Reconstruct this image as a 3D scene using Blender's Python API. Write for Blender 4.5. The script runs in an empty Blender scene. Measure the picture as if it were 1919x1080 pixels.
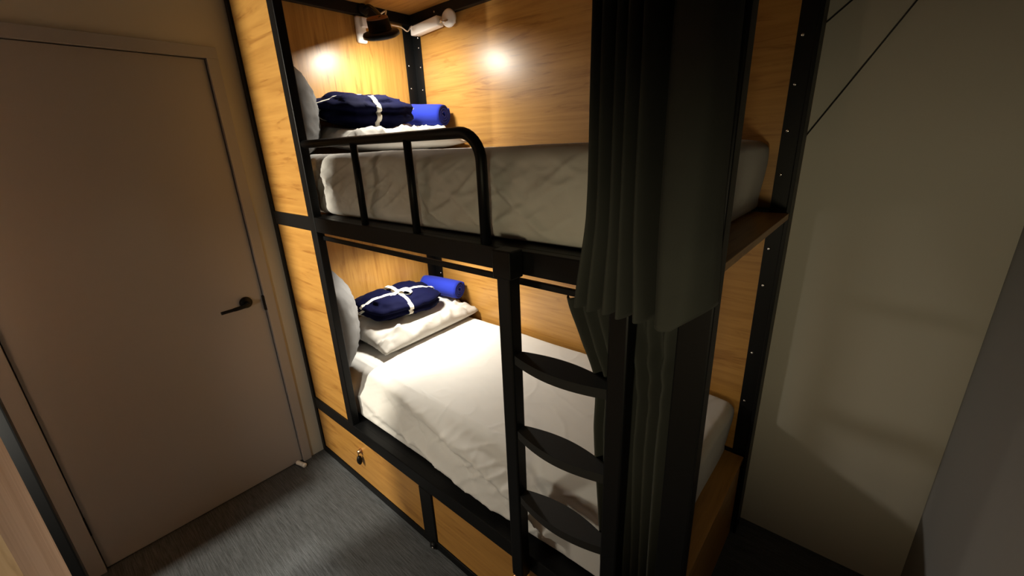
import bpy, bmesh, math, random
from mathutils import Vector, Matrix, noise

S = bpy.context.scene
COL = S.collection
random.seed(4)

# ------------------------------------------------------------------ camera
F_PX = 787.7
cam_d = bpy.data.cameras.new('camera')
cam_d.sensor_fit = 'HORIZONTAL'
cam_d.sensor_width = 36.0
cam_d.lens = F_PX / 1919.0 * 36.0
cam_d.clip_start = 0.02
cam = bpy.data.objects.new('camera', cam_d)
COL.objects.link(cam)
_r = Vector((0.75870828, 0.65021239, -0.03981955))
_u = Vector((-0.17989474, 0.26787739, 0.94650916))
_f = Vector((-0.62609874, 0.71096101, -0.32021059))
M3 = Matrix((_r, _u, -_f)).transposed()
cam.matrix_world = Matrix.Translation((2.2245, -0.7837, 1.6496)) @ M3.to_4x4()
S.camera = cam

# ------------------------------------------------------------------ world, exposure
W = bpy.data.worlds.new('world')
S.world = W
W.use_nodes = True
W.node_tree.nodes['Background'].inputs[0].default_value = (0.5, 0.5, 0.45, 1)
W.node_tree.nodes['Background'].inputs[1].default_value = 0.0
S.view_settings.view_transform = 'Standard'
S.view_settings.look = 'None'
S.view_settings.gamma = 1.0
S.view_settings.exposure = 0.0
S.view_settings.use_curve_mapping = False

# light levels (the lamps themselves are built further down)
BERTH_W = 7.0         # upper berth lamp
LOWER_W = 8.0        # lower berth lamp
BERTH_COL = (1.0, 0.94, 0.82)
HALL_W = 36.0         # spot over the entrance, outside the frame
HALL_COL = (1.0, 0.91, 0.74)
FOOT_W = 9.0           # low lamp of the opposite bunk next to its post
OPP_W = 2.8           # berth lamp of the opposite bunk, behind the camera
OPP_COL = (1.0, 0.85, 0.52)


def area_light(name, loc, direction, size, watts, col, spread=180, parent=None, shape='DISK'):
    L = bpy.data.lights.new(name, 'AREA')
    L.shape = shape
    L.size = size
    L.energy = watts
    L.color = col
    L.spread = math.radians(spread)
    o = bpy.data.objects.new(name, L)
    COL.objects.link(o)
    o.rotation_euler = Vector(direction).to_track_quat('-Z', 'Y').to_euler()
    if parent:
        o.parent = parent
        o.location = Vector(loc) - ROOTS.get(parent.name, Vector())
    else:
        o.location = loc
    return o


# ------------------------------------------------------------------ object helpers
ROOTS = {}   # world position of every object's origin


def thing(name, loc, label, cat, group=None):
    o = bpy.data.objects.new(name, None)
    o.empty_display_size = 0.05
    COL.objects.link(o)
    o.location = loc
    ROOTS[o.name] = Vector(loc)
    tag(o, label, cat, group)
    return o


def tag(o, label=None, cat=None, group=None, kind=None):
    if label: o['label'] = label
    if cat: o['category'] = cat
    if group: o['group'] = group
    if kind: o['kind'] = kind
    return o


def obj(name, bm, mat, parent=None, smooth=False, label=None, origin=None, solid=0.0, sub=0):
    org = ROOTS[parent.name] if parent else Vector(origin or (0, 0, 0))
    if org.length:
        bmesh.ops.translate(bm, verts=bm.verts, vec=-org)
    bmesh.ops.recalc_face_normals(bm, faces=bm.faces) if not solid else None
    me = bpy.data.meshes.new(name)
    bm.to_mesh(me)
    bm.free()
    me.materials.append(mat)
    if smooth:
        me.polygons.foreach_set('use_smooth', [True] * len(me.polygons))
    o = bpy.data.objects.new(name, me)
    COL.objects.link(o)
    if parent:
        o.parent = parent
    else:
        o.location = org
    ROOTS[o.name] = org
    if solid:
        m = o.modifiers.new('thickness', 'SOLIDIFY')
        m.thickness = abs(solid)
        m.offset = 0
    if sub:
        m = o.modifiers.new('smooth', 'SUBSURF')
        m.levels = m.render_levels = sub
    if label: o['label'] = label
    return o


def struct(name, bm, mat, parent=None, smooth=False):
    o = obj(name, bm, mat, parent, smooth)
    if not parent:
        o['kind'] = 'structure'
    return o


def merge(dst, src):
    me = bpy.data.meshes.new('tmp')
    src.to_mesh(me)
    src.free()
    dst.from_mesh(me)
    bpy.data.meshes.remove(me)


def box(bm, x0, x1, y0, y1, z0, z1, bev=0.0, seg=2, mat=None):
    t = bmesh.new()
    bmesh.ops.create_cube(t, size=1)
    bmesh.ops.scale(t, vec=(x1 - x0, y1 - y0, z1 - z0), verts=t.verts)
    bmesh.ops.translate(t, vec=((x0 + x1) / 2, (y0 + y1) / 2, (z0 + z1) / 2), verts=t.verts)
    if bev:
        bmesh.ops.bevel(t, geom=t.edges[:], offset=bev, segments=seg, affect='EDGES', profile=0.5)
    if mat is not None:
        bmesh.ops.transform(t, matrix=mat, verts=t.verts)
    merge(bm, t)
    return bm


def bx(*a, **k):
    return box(bmesh.new(), *a, **k)


def frame_axes(d):
    d = d.normalized()
    a = Vector((0, 0, 1)) if abs(d.z) < 0.9 else Vector((1, 0, 0))
    u = d.cross(a).normalized()
    return u, d.cross(u).normalized()


def tube(bm, pts, r, seg=12, cap=True):
    pts = [Vector(p) for p in pts]
    rings = []
    u = None
    for i, p in enumerate(pts):
        d = (pts[min(i + 1, len(pts) - 1)] - pts[max(i - 1, 0)]).normalized()
        if u is None:
            u, v = frame_axes(d)
        else:
            u = (u - d * u.dot(d)).normalized()
            v = d.cross(u)
        rr = r[i] if isinstance(r, (list, tuple)) else r
        rings.append([bm.verts.new(p + (u * math.cos(2 * math.pi * k / seg) + v * math.sin(2 * math.pi * k / seg)) * rr) for k in range(seg)])
    for a, b in zip(rings, rings[1:]):
        for k in range(seg):
            bm.faces.new((a[k], a[(k + 1) % seg], b[(k + 1) % seg], b[k]))
    if cap:
        bm.faces.new(rings[0][::-1])
        bm.faces.new(rings[-1])
    return bm


def lathe(bm, prof, base, axis, seg=32):
    """prof: list of (radius, height along axis)"""
    axis = Vector(axis).normalized()
    u, v = frame_axes(axis)
    base = Vector(base)
    rings = []
    for r, h in prof:
        if r < 1e-6:
            rings.append([bm.verts.new(base + axis * h)])
        else:
            rings.append([bm.verts.new(base + axis * h + (u * math.cos(2 * math.pi * k / seg) + v * math.sin(2 * math.pi * k / seg)) * r) for k in range(seg)])
    for a, b in zip(rings, rings[1:]):
        for k in range(seg):
            k2 = (k + 1) % seg
            if len(a) == 1 and len(b) == 1: continue
            if len(a) == 1: bm.faces.new((a[0], b[k2], b[k]))
            elif len(b) == 1: bm.faces.new((a[k], a[k2], b[0]))
            else: bm.faces.new((a[k], a[k2], b[k2], b[k]))
    return bm


def bez(pts, n=8):
    """Catmull-Rom through pts"""
    P = [Vector(p) for p in pts]
    P = [P[0] * 2 - P[1]] + P + [P[-1] * 2 - P[-2]]
    out = []
    for i in range(1, len(P) - 2):
        for k in range(n):
            t = k / n
            a, b, c, d = P[i - 1], P[i], P[i + 1], P[i + 2]
            out.append(0.5 * ((2 * b) + (c - a) * t + (2 * a - 5 * b + 4 * c - d) * t * t + (3 * b - a - 3 * c + d) * t ** 3))
    out.append(P[-2])
    return out


def fbm(p, o=4):
    s = 0; a = 1; f = 1
    for _ in range(o):
        s += a * noise.noise(p * f)
        a *= 0.5; f *= 2.1
    return s


# ------------------------------------------------------------------ materials
def mat(name, col, rough=0.6, metal=0.0, spec=0.5):
    m = bpy.data.materials.new(name)
    m.use_nodes = True
    b = m.node_tree.nodes['Principled BSDF']
    b.inputs['Base Color'].default_value = (*col, 1)
    b.inputs['Roughness'].default_value = rough
    b.inputs['Metallic'].default_value = metal
    b.inputs['Specular IOR Level'].default_value = spec
    return m


def nodes(m):
    return m.node_tree.nodes, m.node_tree.links, m.node_tree.nodes['Principled BSDF']


def coords(m, scale, rot=(0, 0, 0)):
    n, l, b = nodes(m)
    tc = n.new('ShaderNodeTexCoord')
    mp = n.new('ShaderNodeMapping')
    mp.inputs['Scale'].default_value = scale
    mp.inputs['Rotation'].default_value = rot
    l.new(tc.outputs['Object'], mp.inputs['Vector'])
    return mp.outputs['Vector']


def noise_tex(m, vec, scale, detail=4, rough=0.55, dist=0.0):
    n, l, b = nodes(m)
    t = n.new('ShaderNodeTexNoise')
    t.inputs['Scale'].default_value = scale
    t.inputs['Detail'].default_value = detail
    t.inputs['Roughness'].default_value = rough
    t.inputs['Distortion'].default_value = dist
    l.new(vec, t.inputs['Vector'])
    return t.outputs['Fac']


def ramp(m, fac, stops):
    n, l, b = nodes(m)
    r = n.new('ShaderNodeValToRGB')
    e = r.color_ramp.elements
    while len(e) < len(stops): e.new(0.5)
    for x, (p, c) in zip(e, stops):
        x.position = p
        x.color = (*c, 1)
    l.new(fac, r.inputs['Fac'])
    return r.outputs['Color']


def mixc(m, a, b_, fac, mode='MULTIPLY'):
    n, l, b = nodes(m)
    x = n.new('ShaderNodeMix')
    x.data_type = 'RGBA'
    x.blend_type = mode
    if isinstance(fac, float): x.inputs['Factor'].default_value = fac
    else: l.new(fac, x.inputs['Factor'])
    l.new(a, x.inputs['A']); l.new(b_, x.inputs['B'])
    return x.outputs['Result']


def bump(m, fac, strength, dist=0.002):
    n, l, b = nodes(m)
    k = n.new('ShaderNodeBump')
    k.inputs['Strength'].default_value = strength
    k.inputs['Distance'].default_value = dist
    l.new(fac, k.inputs['Height'])
    l.new(k.outputs['Normal'], b.inputs['Normal'])


def wood(name, grain, light=(0.44, 0.230, 0.054), dark=(0.27, 0.120, 0.020), rough=0.36):
    """laminate; grain = axis along which the figure runs"""
    m = mat(name, light, rough, spec=0.7)
    n, l, b = nodes(m)
    s1 = [5.0, 5.0, 5.0]; s2 = [40.0] * 3; s3 = [16.0] * 3
    i = 'xyz'.index(grain)
    s1[i] = 0.7; s2[i] = 1.2; s3[i] = 1.6
    f1 = noise_tex(m, coords(m, s1), 1.6, 5, 0.6, 0.9)
    f2 = noise_tex(m, coords(m, s2), 1.5, 3, 0.6, 0.3)
    f3 = noise_tex(m, coords(m, s3), 1.3, 4, 0.65, 1.6)
    mid = tuple((a + c) / 2 for a, c in zip(light, dark))
    c1 = ramp(m, f1, [(0.28, mid), (0.47, light), (0.6, light), (0.78, mid)])
    c2 = ramp(m, f2, [(0.3, (0.74, 0.66, 0.56)), (0.6, (1, 1, 1))])
    c3 = ramp(m, f3, [(0.32, (0.58, 0.46, 0.34)), (0.44, (0.95, 0.93, 0.90)), (0.6, (1, 1, 1))])
    c = mixc(m, c1, c2, 0.7)
    c = mixc(m, c, c3, 0.8)
    l.new(c, b.inputs['Base Color'])
    return m


def fabric(name, col, rough=0.85, weave=700, bstr=0.15, sheen=0.0, var=0.1):
    m = mat(name, col, rough, spec=0.2)
    n, l, b = nodes(m)
    v = coords(m, (1, 1, 1))
    f = noise_tex(m, v, weave, 2)
    g = noise_tex(m, v, 9, 3)
    lo = tuple(c * (1 - var) for c in col)
    l.new(ramp(m, g, [(0.3, lo), (0.7, col)]), b.inputs['Base Color'])
    bump(m, f, bstr, 0.001)
    b.inputs['Sheen Weight'].default_value = sheen
    b.inputs['Sheen Roughness'].default_value = 0.4
    return m


W_X = wood('wood_horizontal', 'x')
W_Z = wood('wood_vertical', 'z')
W_Y = wood('wood_depth', 'y')
W_OPP = wood('wood_pale', 'z', (0.90, 0.68, 0.52), (0.76, 0.54, 0.40), 0.5)
BLACK = mat('black_powder_coat', (0.004, 0.0042, 0.0045), 0.42, spec=0.22)
_n, _l, _b = nodes(BLACK)
bump(BLACK, noise_tex(BLACK, coords(BLACK, (1, 1, 1)), 500, 2), 0.12, 0.0006)
GRIP = mat('black_grip_tape', (0.008, 0.008, 0.008), 0.85)
bump(GRIP, noise_tex(GRIP, coords(GRIP, (1, 1, 1)), 900, 2), 0.6, 0.001)
SHEET = fabric('white_sheet', (0.62, 0.61, 0.585), 0.8, 900, 0.06, var=0.03)
CASE = fabric('white_pillowcase', (0.47, 0.45, 0.415), 0.75, 900, 0.06, var=0.04)
GREY = fabric('grey_cushion_cloth', (0.19, 0.19, 0.19), 0.95, 400, 0.3)
NAVY = fabric('navy_fleece', (0.0022, 0.0027, 0.017), 0.8, 300, 0.25, sheen=0.04)
NAVY.node_tree.nodes['Principled BSDF'].inputs['Specular IOR Level'].default_value = 0.04
NAVY.node_tree.nodes['Principled BSDF'].inputs['Sheen Tint'].default_value = (0.35, 0.4, 0.9, 1)
BLUE = fabric('royal_blue_towel', (0.012, 0.026, 0.30), 0.9, 250, 0.5, sheen=0.1)
RIBBON = mat('cream_ribbon', (0.72, 0.69, 0.60), 0.45)
CURT = fabric('charcoal_velvet', (0.048, 0.051, 0.046), 0.9, 400, 0.2, sheen=0.03, var=0.15)
WALL = mat('painted_wall', (0.54, 0.52, 0.46), 0.75)
bump(WALL, noise_tex(WALL, coords(WALL, (1, 1, 1)), 160, 3), 0.08, 0.001)
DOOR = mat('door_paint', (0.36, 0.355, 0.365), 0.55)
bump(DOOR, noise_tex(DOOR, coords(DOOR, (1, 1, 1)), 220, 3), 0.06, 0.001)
WALL_R = mat('painted_wall_dimmed', (0.22, 0.215, 0.21), 0.8)  # same wall paint made darker; the dimmer light is put into its colour
bump(WALL_R, noise_tex(WALL_R, coords(WALL_R, (1, 1, 1)), 160, 3), 0.08, 0.001)
CEIL = mat('ceiling_paint', (0.3, 0.3, 0.29), 0.85)
BRASS = mat('brass', (0.75, 0.42, 0.22), 0.3, 1.0)
STEEL = mat('screw_steel', (0.7, 0.7, 0.7), 0.25, 1.0)
PLASTIC = mat('white_plastic', (0.78, 0.77, 0.74), 0.35)
BROWNCAP = mat('brown_leather', (0.30, 0.13, 0.065), 0.4)
CORD = mat('dark_cord', (0.02, 0.02, 0.02), 0.6)
CARPET = mat('ribbed_carpet', (0.05, 0.05, 0.05), 0.97, spec=0.1)
n_, l_, b_ = nodes(CARPET)
cf = noise_tex(CARPET, coords(CARPET, (10, 240, 10)), 1.0, 3, 0.7)
cg = noise_tex(CARPET, coords(CARPET, (1, 1, 1)), 260, 3, 0.7)
ch = noise_tex(CARPET, coords(CARPET, (6, 40, 6)), 1.0, 3, 0.6)
cc = ramp(CARPET, cf, [(0.25, (0.048, 0.052, 0.056)), (0.75, (0.168, 0.180, 0.193))])
cd = ramp(CARPET, cg, [(0.3, (0.62, 0.62, 0.62)), (0.7, (1, 1, 1))])
ce = ramp(CARPET, ch, [(0.3, (0.8, 0.8, 0.8)), (0.7, (1, 1, 1))])
l_.new(mixc(CARPET, mixc(CARPET, cc, cd, 1.0), ce, 1.0), b_.inputs['Base Color'])
bump(CARPET, cf, 0.5, 0.003)
LAMP_E = mat('lit_diffuser', (0.9, 0.88, 0.8), 0.5)
_n, _l, _b = nodes(LAMP_E)
_b.inputs['Emission Color'].default_value = (*BERTH_COL, 1)
_b.inputs['Emission Strength'].default_value = 95.0

# ------------------------------------------------------------------ key dimensions (metres)
D = 0.948          # depth of the bunk, front face at y = 0
XH = 0.019         # inner face of head panel
XI = 0.40          # inner front post
XE = 2.006         # foot end
ZM = 1.40          # top of middle beam
ZL = 0.37          # top of lower rail
ZC = 2.363         # canopy panel
ROOM_X, ROOM_Y0, ROOM_Y1, ROOM_Z = 2.535, -3.2, 0.982, 2.62
DY0, DY1, DZ = -0.952, -0.120, 2.04

# ------------------------------------------------------------------ setting
struct('floor', bx(-0.12, ROOM_X + 0.12, ROOM_Y0 - 0.1, ROOM_Y1 + 0.1, -0.1, 0.0), CARPET)
struct('ceiling', bx(-0.12, ROOM_X + 0.12, ROOM_Y0 - 0.1, ROOM_Y1 + 0.1, ROOM_Z, ROOM_Z + 0.1), CEIL)
b = bx(-0.1, 0, DY1 + 0.02, ROOM_Y1 + 0.1, 0, ROOM_Z)
box(b, -0.1, 0, ROOM_Y0 - 0.1, DY0 - 0.02, 0, ROOM_Z)
box(b, -0.1, 0, DY0 - 0.02, DY1 + 0.02, DZ + 0.02, ROOM_Z)
struct('wall_left', b, WALL)
struct('wall_back', bx(0, ROOM_X, ROOM_Y1, ROOM_Y1 + 0.1, 0, ROOM_Z), WALL)
struct('wall_right', bx(ROOM_X, ROOM_X + 0.1, ROOM_Y0 - 0.1, ROOM_Y1 + 0.1, 0, ROOM_Z), WALL_R)
struct('wall_front', bx(0, ROOM_X, ROOM_Y0 - 0.1, ROOM_Y0, 0, ROOM_Z), WALL)

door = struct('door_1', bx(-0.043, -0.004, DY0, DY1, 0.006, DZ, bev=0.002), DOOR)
# lever on a round rose, latch plate, hinges
b = bmesh.new()
lathe(b, [(0, 0.012), (0.024, 0.012), (0.027, 0.009), (0.0275, 0)], (-0.004, -0.197, 0.987), (1, 0, 0), 28)
tube(b, bez([(0.0, -0.197, 0.987), (0.04, -0.197, 0.987), (0.052, -0.205, 0.987), (0.055, -0.25, 0.984), (0.055, -0.318, 0.982)], 6), [0.009] * 20 + [0.0075] * 5, 10)
obj('door_handle', b, BLACK, door, True)
obj('latch_plate', bx(-0.006, 0.010, -0.1255, -0.1085, 0.925, 1.0, bev=0.002), BLACK, door)
for z in (0.24, 1.78):
    b = bmesh.new()
    tube(b, [(0.002, DY0 - 0.004, z - 0.045), (0.002, DY0 - 0.004, z + 0.045)], 0.006, 10)
    obj('hinge', b, BLACK, door)
# architrave and jamb
b = bmesh.new()
aw = 0.046
box(b, -0.1, 0.014, DY1 + 0.003, DY1 + aw, 0, DZ + 0.003, bev=0.001)
box(b, -0.1, 0.014, DY0 - 0.062, DY0 - 0.003, 0, DZ + 0.003, bev=0.001)
box(b, -0.1, 0.014, DY0 - 0.062, DY1 + aw, DZ + 0.003, DZ + aw, bev=0.001)
box(b, -0.1, -0.046, DY0 - 0.01, DY1 + 0.01, 0, DZ + 0.01)
struct('trim_1', b, DOOR)
# wall stub added beyond the door to keep the spot's light off it
struct('door_shade_wall', bx(0, 0.130, -1.30, -1.16, 0, ROOM_Z), WALL)
struct('carpet_light_stop', bx(0.130, 0.185, -1.30, -1.16, 0, 1.15), WALL)  # added low block; widens the stub's shadow on the carpet

t = thing('door_stop', (0.035, -0.145, 0), 'small white door stop peg at the bottom corner of the white door', 'door stop')
b = bmesh.new()
lathe(b, [(0, 0), (0.011, 0), (0.012, 0.004), (0.011, 0.05), (0.0105, 0.052), (0, 0.052)], (0.004, -0.150, 0.012), (1, 0.25, 0), 16)
obj('peg', b, PLASTIC, t, True)
b = bmesh.new()
lathe(b, [(0, 0.05), (0.0125, 0.05), (0.0125, 0.062), (0.010, 0.066), (0, 0.066)], (0.004, -0.150, 0.012), (1, 0.25, 0), 16)
obj('rubber_tip', b, PLASTIC, t, True)

# ------------------------------------------------------------------ the bunk
B = thing('bunk_bed', (1.0, 0.47, 0), 'two-tier bunk bed with black steel frame and orange wood panels', 'bunk bed')


def post(x0, x1, y0, y1, z0=0.0, z1=2.42, bev=0.004):
    return obj('post', bx(x0, x1, y0, y1, z0, z1, bev=bev), BLACK, B)


def screw(p, n, parent):
    b = bmesh.new()
    lathe(b, [(0.0055, 0), (0.0055, 0.0015), (0.003, 0.003), (0, 0.0032)], p, n, 12)
    obj('screw', b, STEEL, parent, True)


post(0.002, 0.036, 0.0, 0.036)                                 # outer, against the door wall
post(XI, XI + 0.052, 0.0, 0.036, ZL - 0.004)                                # inner
p = post(1.966, 2.030, -0.002, 0.040)                           # front foot end
# back angles
b = bx(XH, 0.090, D - 0.006, D, 0, ZC, bev=0.001)
box(b, XH, XH + 0.006, D - 0.068, D, 0, ZC, bev=0.001)
pb = obj('corner_angle', b, BLACK, B)
for z in (0.86, 1.06, 1.98, 2.10, 2.20, 2.25):
    screw((0.072, D - 0.006, z), (0, -1, 0), pb)
for z in (2.02, 2.14):
    screw((XH + 0.006, D - 0.050, z - 0.03), (1, 0, 0), pb)
b = bx(1.935, XE, D - 0.008, D, 0, 2.42, bev=0.001)
box(b, 1.995, XE, D - 0.075, D, 0, 2.42, bev=0.001)
pb = obj('corner_angle', b, BLACK, B)
for z in (0.62, 0.84, 1.12, 1.26, 1.52, 1.66, 1.80, 1.94):
    screw((1.952, D - 0.008, z), (0, -1, 0), pb)

# rails
obj('front_beam', bx(0.036, 1.966, 0.002, 0.036, ZM - 0.062, ZM, bev=0.003), BLACK, B)
obj('rail_flange', bx(XI, 1.966, 0.030, 0.092, ZM - 0.006, ZM + 0.0005), BLACK, B)
obj('rail_flange', bx(0.036, 1.966, 0.034, 0.096, ZL - 0.006, ZL + 0.0005), BLACK, B)
obj('top_beam', bx(0.036, 1.966, 0.002, 0.036, 2.36, 2.42, bev=0.003), BLACK, B)
obj('lower_rail', bx(0.036, 1.966, 0.0, 0.040, ZL - 0.066, ZL, bev=0.003), BLACK, B)
obj('base_rail', bx(0.036, 1.966, 0.0, 0.036, 0.0, 0.040, bev=0.003), BLACK, B)
obj('divider', bx(0.958, 1.042, -0.001, 0.036, 0.038, ZL - 0.066, bev=0.004), BLACK, B)
dv = bmesh.new()
lathe(dv, [(0.016, 0), (0.016, 0.01), (0.010, 0.016), (0, 0.017)], (1.02, 0.0, 0.018), (0, -1, 0), 16)
obj('foot_bolt', dv, BLACK, B, True)
screw((1.03, -0.017, 0.02), (0, -1, 0), B)
# canopy beams
b = bx(XH, XH + 0.03, 0.03, D, ZC - 0.052, ZC, bev=0.002)
obj('head_beam', b, BLACK, B)
b = bx(XH, 1.94, D - 0.03, D, ZC - 0.052, ZC, bev=0.002)
kb = obj('back_beam', b, BLACK, B)
for x in (0.26, 0.62, 1.1):
    screw((x, D - 0.03, ZC - 0.026), (0, -1, 0), kb)
obj('back_bearer', bx(0.09, 1.94, D - 0.028, D, ZM - 0.05, ZM + 0.006, bev=0.002), BLACK, B)
obj('back_bearer', bx(0.09, 1.94, D - 0.028, D, ZL - 0.05, ZL, bev=0.002), BLACK, B)

# panels
obj('head_panel', bx(0.002, XH, 0.037, D, ZL - 0.05, ZM - 0.01), W_Z, B)
obj('head_panel', bx(0.002, XH, 0.037, D, ZM, ZC), W_Z, B)
obj('back_panel', bx(0.0205, XE - 0.002, D + 0.0005, D + 0.018, 0.04, ZM - 0.002), W_X, B)
obj('back_panel', bx(0.0205, XE - 0.002, D + 0.0005, D + 0.018, ZM, ZC), W_X, B)
obj('front_panel', bx(0.036, XI, 0.010, 0.026, ZM, 2.36), W_X, B)
obj('front_panel', bx(0.036, XI, 0.010, 0.026, ZL, ZM - 0.062), W_X, B)
obj('canopy_panel', bx(XH, XE, 0.0, D, ZC, ZC + 0.016), W_X, B)
obj('bed_board', bx(0.02, 2.004, 0.093, D - 0.072, ZM - 0.020, ZM, bev=0.0015), W_Y, B)
obj('bed_board', bx(0.02, 1.985, 0.097, D - 0.030, ZL - 0.018, ZL, bev=0.0015), W_Y, B)
obj('end_panel', bx(1.968, 1.985, 0.042, D - 0.080, 0.0, ZL - 0.018, bev=0.0015), W_Y, B)


# drawers with lock and black key tag
def drawer(x0, x1, lx, tilt):
    d_ = obj('drawer', bx(x0, x1, 0.006, 0.024, 0.042, ZL - 0.070, bev=0.0015), W_X, B)
    b = bmesh.new()
    lathe(b, [(0.0125, 0), (0.0125, 0.006), (0.009, 0.010), (0.009, 0.020), (0, 0.021)], (lx, 0.006, 0.232), (0, -1, 0), 18)
    obj('lock', b, BRASS, d_, True, label='copper-coloured lock')
    b = bmesh.new()
    tube(b, [(lx, -0.012, 0.228), (lx + 0.001, -0.014, 0.216), (lx + 0.002, -0.014, 0.208)], 0.0022, 8)
    lathe(b, [(0, 0), (0.006, 0.002), (0.0125, 0.014), (0.0135, 0.030), (0.010, 0.044), (0.004, 0.050), (0, 0.050)], (lx + 0.004, -0.013, 0.162), (-0.05, 0, 1), 18)
    obj('key_tag', b, BLACK, d_, True, label='black drop-shaped key tag')
    return d_


drawer(0.037, 0.957, 0.477, 0)
drawer(1.043, 1.965, 1.50, 0)

# guard rail of the upper berth
RZ, GX = 1.688, 1.432
b = bmesh.new()
pts = [(XI + 0.045, 0.018, RZ), (1.30, 0.018, RZ)]
for k in range(1, 9):
    a = math.pi / 2 * k / 8
    pts.append((GX - 0.075 + 0.075 * math.sin(a), 0.018, RZ - 0.075 + 0.075 * math.cos(a)))
pts.append((GX, 0.018, ZM - 0.005))
pts.insert(2, (GX - 0.075, 0.018, RZ))
tube(b, pts, 0.0150, 16)
g = obj('guard_rail', b, BLACK, B, True)
for x in (0.822, 1.127):
    b = bmesh.new()
    tube(b, [(x, 0.018, RZ), (x, 0.018, ZM - 0.004)], 0.0125, 14)
    obj('bar', b, BLACK, g, True)

# curtain track of the lower berth
b = bx(XI + 0.050, 1.968, 0.024, 0.036, 1.300, 1.317, bev=0.002)
tk = obj('curtain_track', b, BLACK, B)
b = bmesh.new()
tube(b, [(XI + 0.052, -0.02, 2.30), (2.03, -0.02, 2.30)], 0.010, 12)
for x in (0.46, 1.2, 2.0):
    box(b, x, x + 0.014, -0.024, 0.004, 2.295, 2.37)
obj('curtain_track', b, BLACK, B)

# ladder
ld = obj('ladder', bx(1.522, 1.567, -0.045, -0.004, 0.305, 1.392, bev=0.005), BLACK, B)
obj('side_rail', bx(1.838, 1.884, -0.045, -0.004, 0.305, 1.392, bev=0.005), BLACK, ld)
box_b = bx(1.514, 1.575, -0.050, 0.0, 1.335, 1.408, bev=0.004)
obj('hook', box_b, BLACK, ld)
box_b = bx(1.830, 1.892, -0.050, 0.0, 1.335, 1.408, bev=0.004)
obj('hook', box_b, BLACK, ld)


def rung(z):
    bm = bmesh.new()
    N = 24
    x0, x1 = 1.564, 1.842
    lo, hi = [], []
    for i in range(N + 1):
        s = i / N
        x = x0 + (x1 - x0) * s
        w = 0.014 + 0.026 * max(0.0, math.sin(math.pi * s)) ** 0.9
        lo.append((x, -0.024 - w)); hi.append((x, -0.024 + w))
    out = lo + hi[::-1]
    for zz in (z - 0.026, z):
        pass
    vb = [bm.verts.new((x, y, z - 0.026)) for x, y in out]
    vt = [bm.verts.new((x, y, z)) for x, y in out]
    bm.faces.new(vt); bm.faces.new(vb[::-1])
    n = len(out)
    for i in range(n):
        bm.faces.new((vb[i], vb[(i + 1) % n], vt[(i + 1) % n], vt[i]))
    r_ = obj('rung', bm, GRIP, ld)
    return r_


for z in (1.125, 0.888, 0.655):
    rung(z)


# ------------------------------------------------------------------ mattresses under white sheets
def rounded_grid(x0, x1, y0, y1, z0, z1, r, nx, ny, nz):
    """closed rounded box with a regular grid on its six sides"""
    bm = bmesh.new()
    c = Vector(((x0 + x1) / 2, (y0 + y1) / 2, (z0 + z1) / 2))
    h = Vector(((x1 - x0) / 2, (y1 - y0) / 2, (z1 - z0) / 2))
    inner = Vector((h.x - r, h.y - r, h.z - r))
    cache = {}

    def vert(i, j, k):
        key = (i, j, k)
        if key in cache: return cache[key]
        p = Vector((h.x * (2 * i / nx - 1), h.y * (2 * j / ny - 1), h.z * (2 * k / nz - 1)))
        q = Vector([max(-inner[a], min(inner[a], p[a])) for a in range(3)])
        d = p - q
        if d.length > 1e-9:
            p = q + d.normalized() * r
        cache[key] = bm.verts.new(c + p)
        return cache[key]

    def quad(a, b, c_, d):
        bm.faces.new((vert(*a), vert(*b), vert(*c_), vert(*d)))
    for i in range(nx):
        for j in range(ny):
            quad((i, j, 0), (i, j + 1, 0), (i + 1, j + 1, 0), (i + 1, j, 0))
            quad((i, j, nz), (i + 1, j, nz), (i + 1, j + 1, nz), (i, j + 1, nz))
    for i in range(nx):
        for k in range(nz):
            quad((i, 0, k), (i + 1, 0, k), (i + 1, 0, k + 1), (i, 0, k + 1))
            quad((i, ny, k), (i, ny, k + 1), (i + 1, ny, k + 1), (i + 1, ny, k))
    for j in range(ny):
        for k in range(nz):
            quad((0, j, k), (0, j, k + 1), (0, j + 1, k + 1), (0, j + 1, k))
            quad((nx, j, k), (nx, j + 1, k), (nx, j + 1, k + 1), (nx, j, k + 1))
    return bm


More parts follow.
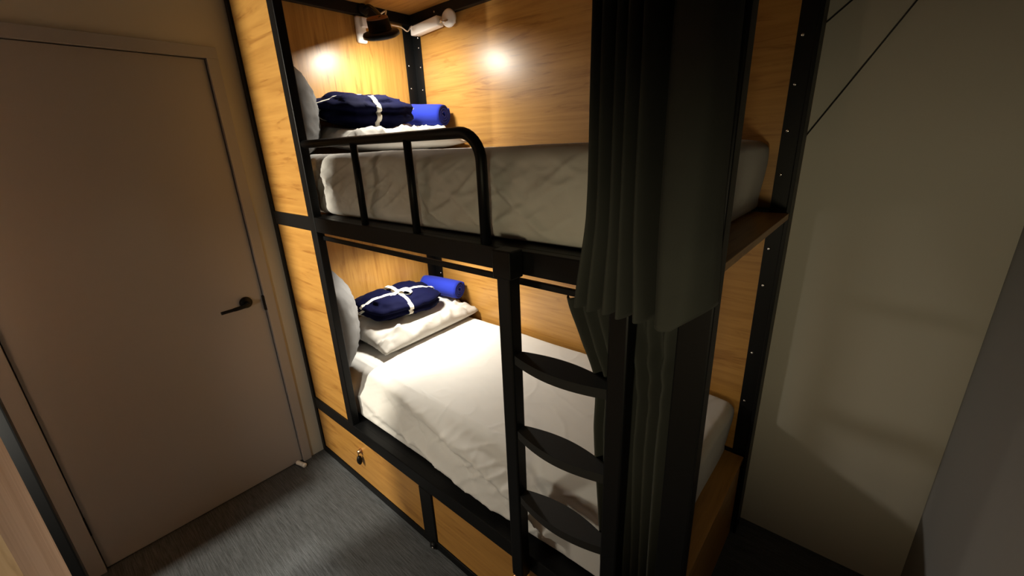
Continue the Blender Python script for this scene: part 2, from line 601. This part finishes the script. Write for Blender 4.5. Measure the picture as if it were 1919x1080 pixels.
def mattress(z0, z1, x1, seed, label, ribs, slope, drape, ymin):
    t = thing('mattress', (1.0, 0.5, z0), label, 'mattress', 'mattresses of the bunk')
    bm = rounded_grid(XH + 0.004, x1, 0.064, D - 0.032, z0, z1, 0.035, 300, 110, 44)
    sd = Vector((seed * 7.3, seed * 1.7, seed * 3.1))
    H = z1 - z0
    for v in bm.verts:
        p = v.co.copy()
        s = max(0.0, min(1.0, (p.z - z0) / H))
        front = max(0.0, min(1.0, (0.17 - p.y) / 0.08)) * min(1, s * 6)
        top = max(0.0, (s - 0.75) / 0.25)
        end = max(0.0, min(1.0, (p.x - (x1 - 0.09)) / 0.06)) * min(1, s * 6)
        # sheet pulled tight on top: fine cross ripples and broad dips
        q = Vector((p.x * 3.0, p.y * 20.0 + p.x * 2.5, 0)) + sd
        dz = top * (0.0007 * noise.noise(q * 1.4) + ribs * 0.0007 * noise.noise(Vector((p.x * 6, p.y * 26 + p.x * 6, 5)) + sd) + 0.006 * noise.noise(p * 2.4 + sd))
        cr = noise.noise(Vector((p.x * 7 + p.y * 4, p.y * 7 - p.x * 3, 2)) + sd)
        dz += top * 0.0012 * max(0, 1 - abs(cr) * 9)
        # front skirt: slack drapes and creases
        zz = p.z - z0
        lean = noise.noise(Vector((p.x * 1.3, 3, seed)))
        w = Vector((p.x * 6.0 + zz * (9.0 + 6 * lean), zz * 3.0, seed)) + sd
        cre = abs(noise.noise(w * 0.8))
        cre2 = abs(noise.noise(Vector((p.x * 9.0 - zz * 14.0, zz * 5.0 + p.x, 4)) + sd))
        big = noise.noise(Vector((p.x * 3.2 + zz * 2.0, zz * 4.5 + p.x * 1.1, 9)) + sd)
        fine = abs(noise.noise(Vector((p.x * 22 + zz * 26, zz * 17 - p.x * 9, 4)) + sd))
        hang = math.sin(2 * math.pi * (zz * 7.2 + p.x * 0.75 + 0.35 * noise.noise(Vector((p.x * 2.3, zz * 4, 2)) + sd)))
        hang = (0.5 + 0.5 * hang) ** 1.6
        fold = max(0, 1 - cre * 5) * 0.012 + max(0, 1 - cre2 * 5) * 0.008 + big * 0.014 + max(0, 1 - fine * 4) * 0.0035 + hang * drape
        env = max(0.0, math.sin(math.pi * min(1, s * 1.02))) ** 0.7
        grow = min(1, 0.35 + max(0, (p.x - 0.45)) * 0.9)
        v.co.y -= front * (fold * env * (grow if drape > 0.012 else 1) - slope * s * s + 0.012 * (1 - s) * drape * 40 * 0.5)
        ym = ymin + max(0, min(1, (p.x - 1.60) / 0.08)) * max(0, 0.058 - ymin)
        v.co.y = max(v.co.y, ym)
        v.co.x += end * (0.012 * math.sin(math.pi * s) + 0.009 * noise.noise(Vector((p.y * 5, p.z * 7, 1)) + sd) - (1 - s) * 0.02)
        v.co.z += dz
        # corners of the sheet sag a little
        ex = max(0, (p.x - x1 + 0.25) / 0.25)
        v.co.z -= top * ex * ex * 0.018
        v.co.z -= top * max(0, (0.14 - p.y) / 0.09) ** 2 * 0.008
        v.co.y = min(v.co.y, D - 0.030)
    obj('fitted_sheet', bm, SHEET, t, True)
    return t


mattress(ZM + 0.001, 1.648, 1.915, 1, 'upper berth mattress in a wrinkled white fitted sheet behind the guard rail', 0.3, 0.012, 0.008, 0.037)
mattress(ZL + 0.001, 0.632, 1.925, 2, 'lower berth mattress in a smooth white fitted sheet behind the ladder', 1.0, 0.055, 0.046, 0.008)


# ------------------------------------------------------------------ pillows and cushions
def pillow_bm(a, b_, h, seed, n=46, power=2.6, wr=0.008, flat=0.35):
    bm = bmesh.new()
    sd = Vector((seed, seed * 2.3, 0.7))
    top, bot = {}, {}
    for i in range(n + 1):
        for j in range(n + 1):
            u = 2 * i / n - 1; v = 2 * j / n - 1
            edge = (1 - abs(u) ** power) * (1 - abs(v) ** power)
            t = max(0, edge) ** 0.55
            # pinched-in sides, pointed corners
            x = a * u * (1 - 0.05 * (1 - v * v) * abs(u) ** 3)
            y = b_ * v * (1 - 0.05 * (1 - u * u) * abs(v) ** 3)
            q = Vector((u * 2.2, v * 2.8, 0)) + sd
            w = fbm(q, 3) * wr + wr * 1.1 * max(0, 1 - abs(noise.noise(Vector((u * 2.2 + v * 2, v * 3.4 - u, 3)) + sd)) * 5) + wr * 0.5 * max(0, 1 - abs(noise.noise(Vector((u * 5 - v * 3, v * 6 + u, 7)) + sd)) * 5)
            zt = h * (1 - flat) * t + w * (0.3 + t)
            zb = -h * flat * t
            top[i, j] = bm.verts.new((x, y, zt))
            bot[i, j] = top[i, j] if i in (0, n) or j in (0, n) else bm.verts.new((x, y, zb))
    for i in range(n):
        for j in range(n):
            bm.faces.new((top[i, j], top[i + 1, j], top[i + 1, j + 1], top[i, j + 1]))
            f = [bot[i, j], bot[i, j + 1], bot[i + 1, j + 1], bot[i + 1, j]]
            try: bm.faces.new(f)
            except ValueError: pass
    return bm


def place(bm, loc, rot):
    m = Matrix.Translation(loc) @ rot.to_4x4()
    bmesh.ops.transform(bm, matrix=m, verts=bm.verts)
    return bm


def rot(x=0, y=0, z=0):
    return Matrix.Rotation(math.radians(z), 3, 'Z') @ Matrix.Rotation(math.radians(y), 3, 'Y') @ Matrix.Rotation(math.radians(x), 3, 'X')


def white_pillow(cx, cy, z, rz, seed, label, press):
    bm = place(pillow_bm(0.205, 0.36, 0.140, seed, wr=0.022), (cx, cy, z), rot(0, 5, rz))
    # it rests on the sheet: nothing below the mattress top
    floor_z = z - 0.045
    for v in bm.verts:
        v.co.x = max(v.co.x, XH + 0.004)
        v.co.y = min(v.co.y, D - 0.010)
        v.co.z = max(v.co.z, floor_z)
        # dented by what lies on it
        for (px, py, pz, hx, hy, tilt) in press:
            dx, dy = (v.co.x - px) / hx, (v.co.y - py) / hy
            k = max(abs(dx), abs(dy))
            if k < 1.25:
                lim = pz - math.tan(tilt) * (v.co.x - px) + max(0, k - 1.0) * 0.12
                v.co.z = max(min(v.co.z, lim), floor_z + 0.003)
    o = obj('pillow', bm, CASE, None, True, origin=(cx, cy, floor_z))
    tag(o, label, 'pillow', 'white pillows of the bunk')
    return o


white_pillow(0.235, 0.575, 0.632 + 0.050, 3, 3.0, 'white pillow on the lower berth under the bow-tied navy blanket',
             [(0.185, 0.52, 0.748, 0.16, 0.23, 0.14), (0.20, 0.835, 0.757, 0.15, 0.06, 0.07)])
white_pillow(0.235, 0.575, 1.648 + 0.050, 2, 8.0, 'white pillow on the upper berth behind the guard rail',
             [(0.185, 0.48, 1.766, 0.16, 0.24, 0.14), (0.20, 0.835, 1.774, 0.15, 0.06, 0.07)])


def grey_cushion(z, seed, label, k=1.0, dx=0.0):
    bm = pillow_bm(0.205, 0.215 * k, 0.19 * k, seed, 36, 2.4, 0.004, 0.5)
    # it stands on edge across the corner of head panel and front panel
    ch = Vector((0.89, -0.455, 0)).normalized()
    nrm = Vector((0.455, 0.89, 0)).normalized()
    R3 = Matrix((ch, Vector((0, 0, 1)), nrm)).transposed()
    place(bm, (0.205 + dx, 0.138, z + 0.205 * k), R3)
    for v in bm.verts:
        v.co.x = max(v.co.x, XH + 0.003)
        v.co.y = max(v.co.y, 0.038)
        v.co.z = max(v.co.z, z + 0.002)
    o = obj('cushion', bm, GREY, None, True, origin=(0.13, 0.2, z))
    tag(o, label, 'cushion', 'grey cushions at the head end')


grey_cushion(0.632, 5.0, 'grey cushion standing at the head of the lower berth beside the inner post')
grey_cushion(1.648, 6.0, 'grey cushion standing at the head of the upper berth beside the inner post', 0.86, -0.02)


# ------------------------------------------------------------------ folded blankets tied with ribbon
def blanket(loc, a, b_, c, rz, ry, rx, seed, label, bow):
    R3 = rot(rx, ry, rz)
    loc = Vector(loc)
    sd = Vector((seed, seed * .7, seed * 1.9))
    t = thing('folded_blanket', (loc.x, loc.y, loc.z - c), label, 'blanket', 'folded navy blankets')

    def surf(n):
        n = n.normalized()
        p, q = 3.6, 2.6
        r = ((abs(n.x / a) ** p + abs(n.y / b_) ** p) ** (q / p) + abs(n.z / c) ** q) ** (-1 / q)
        v = n * r
        # layers of the fold show on the rim, ribbon nips the middle
        rim = 1 - abs(n.z)
        lay = abs(math.sin(v.z / c * math.pi * 1.5 + 0.5 * noise.noise(v * 8 + sd)))
        s = 1 - 0.16 * rim * (1 - lay) ** 2
        nip = 0.16 * math.exp(-(v.x / 0.030) ** 2) + 0.16 * math.exp(-(v.y / 0.030) ** 2)
        s += 0.13 * noise.noise(v * 7 + sd) + 0.07 * noise.noise(v * 17 + sd) + 0.05 * max(0, 1 - abs(noise.noise(v * 12 + sd)) * 6)
        v = Vector((v.x * s, v.y * s, v.z * s * (1 - min(nip, 0.22) * (0.4 + 0.6 * abs(n.z)))))
        return v
    bm = bmesh.new()
    nu, nv = 96, 52
    rows = []
    for j in range(1, nv):
        ph = math.pi * j / nv
        rows.append([bm.verts.new(loc + R3 @ surf(Vector((math.sin(ph) * math.cos(2 * math.pi * i / nu), math.sin(ph) * math.sin(2 * math.pi * i / nu), math.cos(ph) )))) for i in range(nu)])
    tp = bm.verts.new(loc + R3 @ surf(Vector((0, 0, 1))))
    bt = bm.verts.new(loc + R3 @ surf(Vector((0, 0, -1))))
    for r1, r2 in zip(rows, rows[1:]):
        for i in range(nu):
            bm.faces.new((r1[i], r2[i], r2[(i + 1) % nu], r1[(i + 1) % nu]))
    for i in range(nu):
        bm.faces.new((tp, rows[0][i], rows[0][(i + 1) % nu]))
        bm.faces.new((bt, rows[-1][(i + 1) % nu], rows[-1][i]))
    obj('blanket_fold', bm, NAVY, t, True)
    # two ribbon loops
    for ax in (0, 1):
        bm = bmesh.new()
        N = 90
        L_, R_ = [], []
        for i in range(N):
            th = 2 * math.pi * i / N
            n = Vector((0, math.cos(th), math.sin(th))) if ax == 0 else Vector((math.cos(th), 0, math.sin(th)))
            v = surf(n)
            v = v + v.normalized() * 0.0035
            off = Vector((0.012, 0, 0)) if ax == 0 else Vector((0, 0.012, 0))
            L_.append(bm.verts.new(loc + R3 @ (v + off)))
            R_.append(bm.verts.new(loc + R3 @ (v - off)))
        for i in range(N):
            bm.faces.new((L_[i], L_[(i + 1) % N], R_[(i + 1) % N], R_[i]))
        obj('ribbon', bm, RIBBON, t, True, solid=0.0016)
    if bow:
        top = surf(Vector((0, 0, 1))) + Vector((0, 0, 0.004))
        bm = bmesh.new()

        def strip(pts, w):
            pts = bez(pts, 8)
            prev = None
            for i, p in enumerate(pts):
                d = (pts[min(i + 1, len(pts) - 1)] - pts[max(i - 1, 0)])
                side = Vector((-d.y, d.x, 0))
                side = side.normalized() * w if side.length > 1e-6 else Vector((0, w, 0))
                cur = (bm.verts.new(loc + R3 @ (top + p + side)), bm.verts.new(loc + R3 @ (top + p - side)))
                if prev: bm.faces.new((prev[0], cur[0], cur[1], prev[1]))
                prev = cur
        for sx, sy in ((0.85, 0.55), (-0.85, -0.5)):
            v = Vector((sx, sy, 0)).normalized()
            strip([(0, 0, 0.004), tuple(v * 0.035 + Vector((0, 0, 0.020))), tuple(v * 0.075 + Vector((0, 0, 0.022))), tuple(v * 0.086 + Vector((0, 0, 0.010))), tuple(v * 0.06 + Vector((0, 0, 0.003))), (0, 0, 0.002)], 0.013)
        for sx, sy in ((0.5, -0.75), (-0.2, 0.9), ):
            v = Vector((sx, sy, 0)).normalized()
            strip([(0, 0, 0.004), tuple(v * 0.03 + Vector((0.004, 0, 0.010))), tuple(v * 0.065 + Vector((0, 0, 0.005))), tuple(v * 0.10 + Vector((0.01, 0, -0.006)))], 0.012)
        box(bm, -0.011, 0.011, -0.010, 0.010, 0.0, 0.013, bev=0.004, mat=Matrix.Translation(loc) @ R3.to_4x4() @ Matrix.Translation(top))
        obj('bow', bm, RIBBON, t, True, solid=0.0014)
    return t


blanket((0.185, 0.52, 0.815), 0.150, 0.225, 0.068, -8, 8, 0, 2.0, 'folded navy blanket tied with a cream ribbon bow on the lower pillow', True)
blanket((0.185, 0.48, 1.845), 0.150, 0.235, 0.080, -8, 8, 0, 5.0, 'folded navy blanket tied with a cream ribbon on the upper pillow', False)


# ------------------------------------------------------------------ rolled towels
def roll(p0, p1, r, label):
    p0, p1 = Vector(p0), Vector(p1)
    d = (p1 - p0).normalized()
    u, v = frame_axes(d)
    bm = bmesh.new()
    turns, N, M_ = 3.6, 150, 14
    rows = []
    for i in range(N + 1):
        th = 2 * math.pi * turns * i / N
        rr = 0.010 + (r - 0.010) * i / N
        row = []
        for k in range(M_ + 1):
            s = k / M_
            e = 1 - 0.07 * (abs(2 * s - 1)) ** 8
            wob = 1 + 0.03 * noise.noise(Vector((math.cos(th) * 2, math.sin(th) * 2, s * 4 + r * 100)))
            q = p0.lerp(p1, s) + (u * math.cos(th) + v * math.sin(th)) * rr * e * wob
            row.append(bm.verts.new(q))
        rows.append(row)
    for a, b2 in zip(rows, rows[1:]):
        for k in range(M_):
            bm.faces.new((a[k], b2[k], b2[k + 1], a[k + 1]))
    o = obj('rolled_towel', bm, BLUE, None, True, origin=p0.lerp(p1, 0.5) - Vector((0, 0, r)), solid=0.0095)
    tag(o, label, 'towel', 'rolled blue towels')
    return o


roll((0.07, 0.805, 0.828), (0.330, 0.872, 0.810), 0.060, 'rolled royal blue towel on the lower pillow behind the bow-tied blanket')
roll((0.07, 0.805, 1.845), (0.325, 0.870, 1.827), 0.060, 'rolled royal blue towel on the upper pillow beside the navy blanket')


# ------------------------------------------------------------------ curtains
def sheet_between(sections, nv, name, label):
    """sections: list of (z, [(x, y), ...]) with equal point counts, top to bottom"""
    secs = []
    for z, pl in sections:
        secs.append((z, bez([(x, y, 0) for x, y in pl], 9)))
    bm = bmesh.new()
    rows = []
    n = len(secs[0][1])
    for k in range(len(secs) - 1):
        last = k == len(secs) - 2
        for j in range(nv + (1 if last else 0)):
            t = j / nv
            row = []
            for i in range(n):
                P = [secs[max(0, min(len(secs) - 1, k + m))] for m in (-1, 0, 1, 2)]
                f = lambda g: 0.5 * (2 * g[1] + (g[2] - g[0]) * t + (2 * g[0] - 5 * g[1] + 4 * g[2] - g[3]) * t * t + (3 * g[1] - g[0] - 3 * g[2] + g[3]) * t ** 3)
                x = f([q[1][i].x for q in P]); y = f([q[1][i].y for q in P])
                z0_ = P[1][0][i] if isinstance(P[1][0], list) else P[1][0]
                zz = []
                for q in P[1:3]:
                    zz.append(q[0][i] if isinstance(q[0], list) else q[0])
                z = zz[0] * (1 - t) + zz[1] * t
                w = 0.0025 * noise.noise(Vector((x * 30, z * 5, 1)))
                row.append(bm.verts.new((x, y + w, z)))
            rows.append(row)
    for a, b2 in zip(rows, rows[1:]):
        for i in range(n - 1):
            bm.faces.new((a[i], a[i + 1], b2[i + 1], b2[i]))
    return bm


# upper curtain: five narrow pleats then one broad flat panel, hanging outside the beam
def pleat(x0, x1, n, yf, yb, tail):
    pl = []
    for i in range(n):
        w = (x1 - x0) / n
        pl.append((x0 + w * (i + 0.05), yb))
        pl.append((x0 + w * (i + 0.35), yf - 0.006 * (i % 2)))
        pl.append((x0 + w * (i + 0.78), yf + 0.012))
        pl.append((x0 + w * (i + 0.98), yb - 0.004))
    return pl + tail


secs = [
    (2.30, pleat(1.806, 1.918, 5, -0.080, -0.012, [(1.925, -0.012), (1.940, -0.060), (1.97, -0.072), (2.004, -0.066), (2.016, -0.040), (2.020, -0.020)])),
    (1.85, pleat(1.808, 1.920, 5, -0.092, -0.012, [(1.928, -0.012), (1.942, -0.068), (1.97, -0.080), (2.004, -0.074), (2.020, -0.044), (2.024, -0.020)])),
    (1.52, pleat(1.808, 1.925, 5, -0.100, -0.012, [(1.934, -0.012), (1.946, -0.078), (1.975, -0.090), (2.006, -0.082), (2.026, -0.046), (2.030, -0.018)])),
    (1.335, pleat(1.782, 1.940, 5, -0.104, -0.014, [(1.946, -0.014), (1.954, -0.084), (1.98, -0.096), (2.008, -0.086), (2.032, -0.046), (2.038, -0.015)])),
]
bm = sheet_between(secs, 24, 'curtain', '')
for v in bm.verts:
    k = max(0, min(1, (1.9 - v.co.z) / 0.55))
    v.co.z += k * k * (0.030 * max(0, (v.co.x - 1.985) / 0.05) - 0.012 * math.exp(-((v.co.x - 1.965) / 0.03) ** 2))
o = obj('curtain', bm, CURT, None, True, origin=(1.92, -0.06, 1.32), solid=0.0022)
tag(o, 'charcoal velvet curtain hanging pleated outside the upper berth', 'curtain', 'curtains of the bunk')


# lower curtain: hung inside the beam, tucked back and gathered beside the foot post
def low(x0, x1, yf, yb, n=7):
    pl = []
    w = (x1 - x0) / n
    for i in range(n):
        pl.append((x0 + w * (i + 0.02), yb))
        pl.append((x0 + w * (i + 0.48), yf))
    pl.append((x1, yb))
    return pl


secs = [
    (1.298, low(1.680, 1.958, 0.016, 0.044)),
    (1.21, low(1.722, 1.958, 0.010, 0.050)),
    (1.11, low(1.770, 1.958, 0.006, 0.048)),
    (0.95, low(1.774, 1.956, 0.004, 0.046)),
    (0.62, low(1.800, 1.957, 0.006, 0.045)),
    (0.376, low(1.806, 1.958, 0.008, 0.045)),
]
bm = sheet_between(secs, 12, 'curtain', '')
for v in bm.verts:
    p = v.co
    # slack swags where it is caught up
    k = math.exp(-((p.z - 1.17) / 0.10) ** 2) * math.exp(-((p.x - 1.92) / 0.05) ** 2)
    v.co.y -= 0.006 * k * math.sin(p.z * 90 + p.x * 40)
    v.co.y = min(max(v.co.y, 0.002), 0.0375 if p.z < 0.64 else 0.05)
o = obj('curtain', bm, CURT, None, True, origin=(1.88, 0.03, 0.376), solid=0.002)
tag(o, 'charcoal curtain gathered behind the ladder in the lower berth', 'curtain', 'curtains of the bunk')


# ------------------------------------------------------------------ berth lamps
def berth_lamp(c, NAX, watts, spread, label, ztop):
    NAX = Vector(NAX).normalized()               # the way it shines
    c = Vector(c)
    t = thing('berth_lamp', (XH + 0.03, c.y + 0.1, ztop), label, 'lamp', 'berth lamps')
    b = bmesh.new()
    lathe(b, [(0.0, 0.012), (0.062, 0.012), (0.080, 0.008), (0.085, 0.0), (0.085, -0.012), (0.070, -0.019), (0.066, -0.010), (0.0, -0.009)], c, -NAX, 40)
    obj('shade', b, BLACK, t, True)
    b = bmesh.new()
    lathe(b, [(0.056, 0.010), (0.052, 0.018), (0.050, 0.056), (0.046, 0.060)], c, -NAX, 36)
    obj('housing', b, BLACK, t, True)
    b = bmesh.new()
    lathe(b, [(0.0485, 0.056), (0.0485, 0.062), (0.044, 0.066), (0.038, 0.060), (0, 0.058)], c, -NAX, 36)
    obj('end_cap', b, BROWNCAP, t, True, label='brown end cap')
    b = bmesh.new()
    lathe(b, [(0.064, -0.010), (0.050, -0.014), (0, -0.016)], c, -NAX, 36)
    obj('diffuser', b, LAMP_E, t, True, label='glowing diffuser')
    b = bmesh.new()
    tube(b, bez([c - NAX * 0.045, c - NAX * 0.06 + Vector((-0.05, 0.05, 0.03)), (XH + 0.09, c.y + 0.10, ztop - 0.022), (XH + 0.028, c.y + 0.10, ztop - 0.024)], 8), 0.009, 10)
    lathe(b, [(0.028, 0), (0.028, 0.008), (0.02, 0.012), (0, 0.012)], (XH + 0.03, c.y + 0.10, ztop - 0.026), (1, 0, 0), 24)
    obj('arm', b, BLACK, t, True)
    area_light('bulb', c + NAX * 0.0175, NAX, 0.11, watts, BERTH_COL, spread, t)


berth_lamp((0.325, 0.528, 2.170), (-0.22, 0.36, -1.0), BERTH_W, 180, 'round black berth lamp with brown cap under the upper canopy', ZC)
berth_lamp((0.335, 0.560, 1.250), (0.30, -0.12, -1.0), LOWER_W, 160, 'black berth lamp hidden behind the middle beam lighting the lower berth', 1.380)
obj('head_bearer', bx(XH, XH + 0.03, 0.04, D - 0.07, 1.318, 1.379, bev=0.002), BLACK, B)

# white adapter on the head panel
t = thing('power_adapter', (XH, 0.605, 2.25), 'white plastic adapter on the head panel left of the upper lamp', 'adapter')
b = bx(XH + 0.001, XH + 0.030, 0.582, 0.636, 2.185, 2.310, bev=0.012, seg=4)
obj('body', b, PLASTIC, t, True)
obj('plug', bx(XH + 0.028, XH + 0.052, 0.600, 0.640, 2.255, 2.300, bev=0.005, seg=3), PLASTIC, t, True)

# white fitting on the back panel
t = thing('clip_light', (0.25, D - 0.03, 2.28), 'white unlit bar light on a round plate on the back panel near the corner', 'light')
b = bmesh.new()
lathe(b, [(0.042, 0), (0.042, 0.008), (0.036, 0.012), (0, 0.012)], (0.375, D - 0.031, 2.285), (0.25, -1, 0), 32)
box(b, 0.36, 0.39, D - 0.033, D - 0.0005, 2.265, 2.30)
obj('base_plate', b, PLASTIC, t, True)
mt = Matrix.Translation((0.225, D - 0.055, 2.272)) @ Matrix.Rotation(math.radians(-3), 4, 'Y')
obj('bar', bx(-0.105, 0.105, -0.022, 0.022, -0.024, 0.024, bev=0.005, mat=mt), PLASTIC, t, True)
b = bmesh.new()
tube(b, bez([(0.325, D - 0.055, 2.268), (0.345, D - 0.065, 2.276), (0.36, D - 0.06, 2.268), (0.372, D - 0.04, 2.275)], 6), 0.006, 8)
obj('joint', b, STEEL, t, True)
obj('end_clip', bx(0.095, 0.122, D - 0.070, D - 0.035, 2.248, 2.292, bev=0.004), PLASTIC, t, True)

b = bmesh.new()
tube(b, bez([(XH + 0.05, 0.640, 2.278), (0.12, 0.63, 2.275), (0.22, 0.60, 2.275), (0.30, 0.585, 2.275), (0.325, 0.565, 2.255), (0.33, 0.55, 2.225)], 8), 0.0035, 8)
o = obj('cable', b, PLASTIC, None, True, origin=(0.2, 0.6, 2.27))
tag(o, 'white cable from the adapter looping over the upper lamp', 'cable', 'white cables by the upper lamp')
b = bmesh.new()
tube(b, bez([(0.32, 0.585, 2.215), (0.25, 0.70, 2.235), (0.17, 0.80, 2.245), (0.13, 0.86, 2.285), (0.115, 0.888, 2.285), (0.105, 0.893, 2.272)], 8), 0.0032, 8)
o = obj('cable', b, PLASTIC, None, True, origin=(0.2, 0.75, 2.25))
tag(o, 'white cable from the upper lamp to the bar light in the corner', 'cable', 'white cables by the upper lamp')

# dark cords slanting up the back wall beside the bunk
for a, c, lab in (((1.98, 0.972, 1.607), (2.48, 0.972, 2.45), 'long thin dark cord slanting across the wall right of the bunk'),
                  ((1.975, 0.972, 1.945), (2.40, 0.972, 2.31), 'short thin dark cord at the top of the wall right of the bunk')):
    b = bmesh.new()
    tube(b, [a, c], 0.0022, 8)
    lathe(b, [(0.006, 0), (0.006, 0.008), (0, 0.010)], (c[0], 0.982, c[2]), (0, -1, 0), 10)
    o = obj('cord', b, CORD, None, True, origin=a)
    tag(o, lab, 'cord', 'dark cords on the wall')

# ------------------------------------------------------------------ pale panel of the opposite bunk, close to the camera
t = thing('bunk_bed', (1.25, -1.3, 0), 'opposite bunk of pale wood, its panel edge close by at the bottom left corner', 'bunk bed')
obj('front_panel', bx(1.300, 1.56, -0.913, -0.893, 0.0, 1.60), W_OPP, t)
obj('post', bx(0.700, 0.740, -0.990, -0.936, 0.0, 2.40, bev=0.004), BLACK, t)
obj('base_rail', bx(0.740, 2.45, -0.985, -0.945, 0.0, 0.04, bev=0.003), BLACK, t)
obj('end_panel', bx(0.700, 0.718, -1.92, -1.218, 0.04, 2.40), W_OPP, t)  # unseen panel put in to limit how far right the wall spot reaches
b = bmesh.new()
poly = [(0.262, 2.40), (0.270, 1.80), (0.375, 1.35), (0.47, 0.0), (0.718, 0.0), (0.718, 2.40)]
f_ = [b.verts.new((x, -1.200, z)) for x, z in poly]
g_ = [b.verts.new((x, -1.218, z)) for x, z in poly]
b.faces.new(f_); b.faces.new(g_[::-1])
for k in range(len(poly)):
    k2 = (k + 1) % len(poly)
    b.faces.new((f_[k], f_[k2], g_[k2], g_[k]))
obj('spot_light_stop', b, W_OPP, t)  # unseen panel added; its slanted edge trims the wall spot's light
obj('upper_rail', bx(0.740, 2.45, -0.990, -0.950, 1.34, 1.65, bev=0.004), BLACK, t)  # unseen, made deep to cut the opposite lamp's light
obj('low_light_stop', bx(1.75, 2.50, -0.985, -0.955, 0.95, 1.08), BLACK, t)  # unseen board added to shade the foot of the back wall
obj('door_light_stop', bx(0.705, 0.735, -1.198, -0.990, 0.04, 1.34), BLACK, t)  # unseen board added to keep the hooded lamp's light off the door
obj('bed_board', bx(0.718, 2.45, -1.92, -0.992, 1.38, 1.40), W_OPP, t)
obj('canopy_panel', bx(0.370, 2.45, -1.92, -0.94, 2.40, 2.416), W_OPP, t)
b = bx(0.370, 2.45, -1.94, -1.922, 0.0, 2.40)
obj('back_panel', b, W_OPP, t)

# ------------------------------------------------------------------ lamps outside the frame
t = thing('wall_spot', (0.0, -1.95, 2.0), 'round white wall spot beside the entrance', 'light')
HP, HD = Vector((0.15, -1.95, 2.0)), Vector((0.08, 1.95, -0.85)).normalized()
b = bmesh.new()
lathe(b, [(0, -0.02), (0.075, -0.02), (0.080, 0.05), (0.072, 0.05), (0.065, 0.0), (0, 0.0)], HP - HD * 0.06, HD, 28)
tube(b, [(0.0, -1.98, 2.03), HP - HD * 0.07], 0.012, 10)
obj('shade', b, PLASTIC, t, True)
area_light('spot_bulb', HP, HD, 0.11, HALL_W, HALL_COL, 110, t)
OP = Vector((2.34, -1.30, 1.22))
t = thing('berth_lamp', (OP.x, OP.y, 1.38), 'round berth lamp in the lower berth of the opposite bunk', 'lamp', 'berth lamps')
b = bmesh.new()
lathe(b, [(0, 0.03), (0.10, 0.03), (0.12, 0.0), (0.12, -0.012), (0.105, -0.004), (0, -0.004)], OP - Vector((0, 0.02, 0)), (0, -1, 0), 32)
tube(b, [OP - Vector((0, 0.04, 0)), OP + Vector((0, -0.06, 0.10)), OP + Vector((0, -0.06, 0.18))], 0.010, 10)
obj('shade', b, BLACK, t, True)
area_light('lamp_bulb', OP, (-0.25, 1, 0.05), 0.16, OPP_W, OPP_COL, 130, t)
FP = Vector((0.86, -1.10, 1.15))
t = thing('berth_lamp', (FP.x, FP.y, 1.38), 'small hooded lamp beside the post of the opposite bunk', 'lamp', 'berth lamps')
b = bmesh.new()
lathe(b, [(0, 0.05), (0.05, 0.045), (0.075, 0.0), (0.070, 0.0), (0.046, 0.038), (0, 0.04)], FP, (0, -0.25, 1), 28)
tube(b, [FP + Vector((0, -0.012, 0.045)), FP + Vector((0, -0.012, 0.225))], 0.008, 10)
obj('shade', b, BLACK, t, True)
area_light('foot_bulb', FP + Vector((0, 0, -0.01)), (-0.12, 0.42, -1), 0.16, FOOT_W, HALL_COL, 170, t)
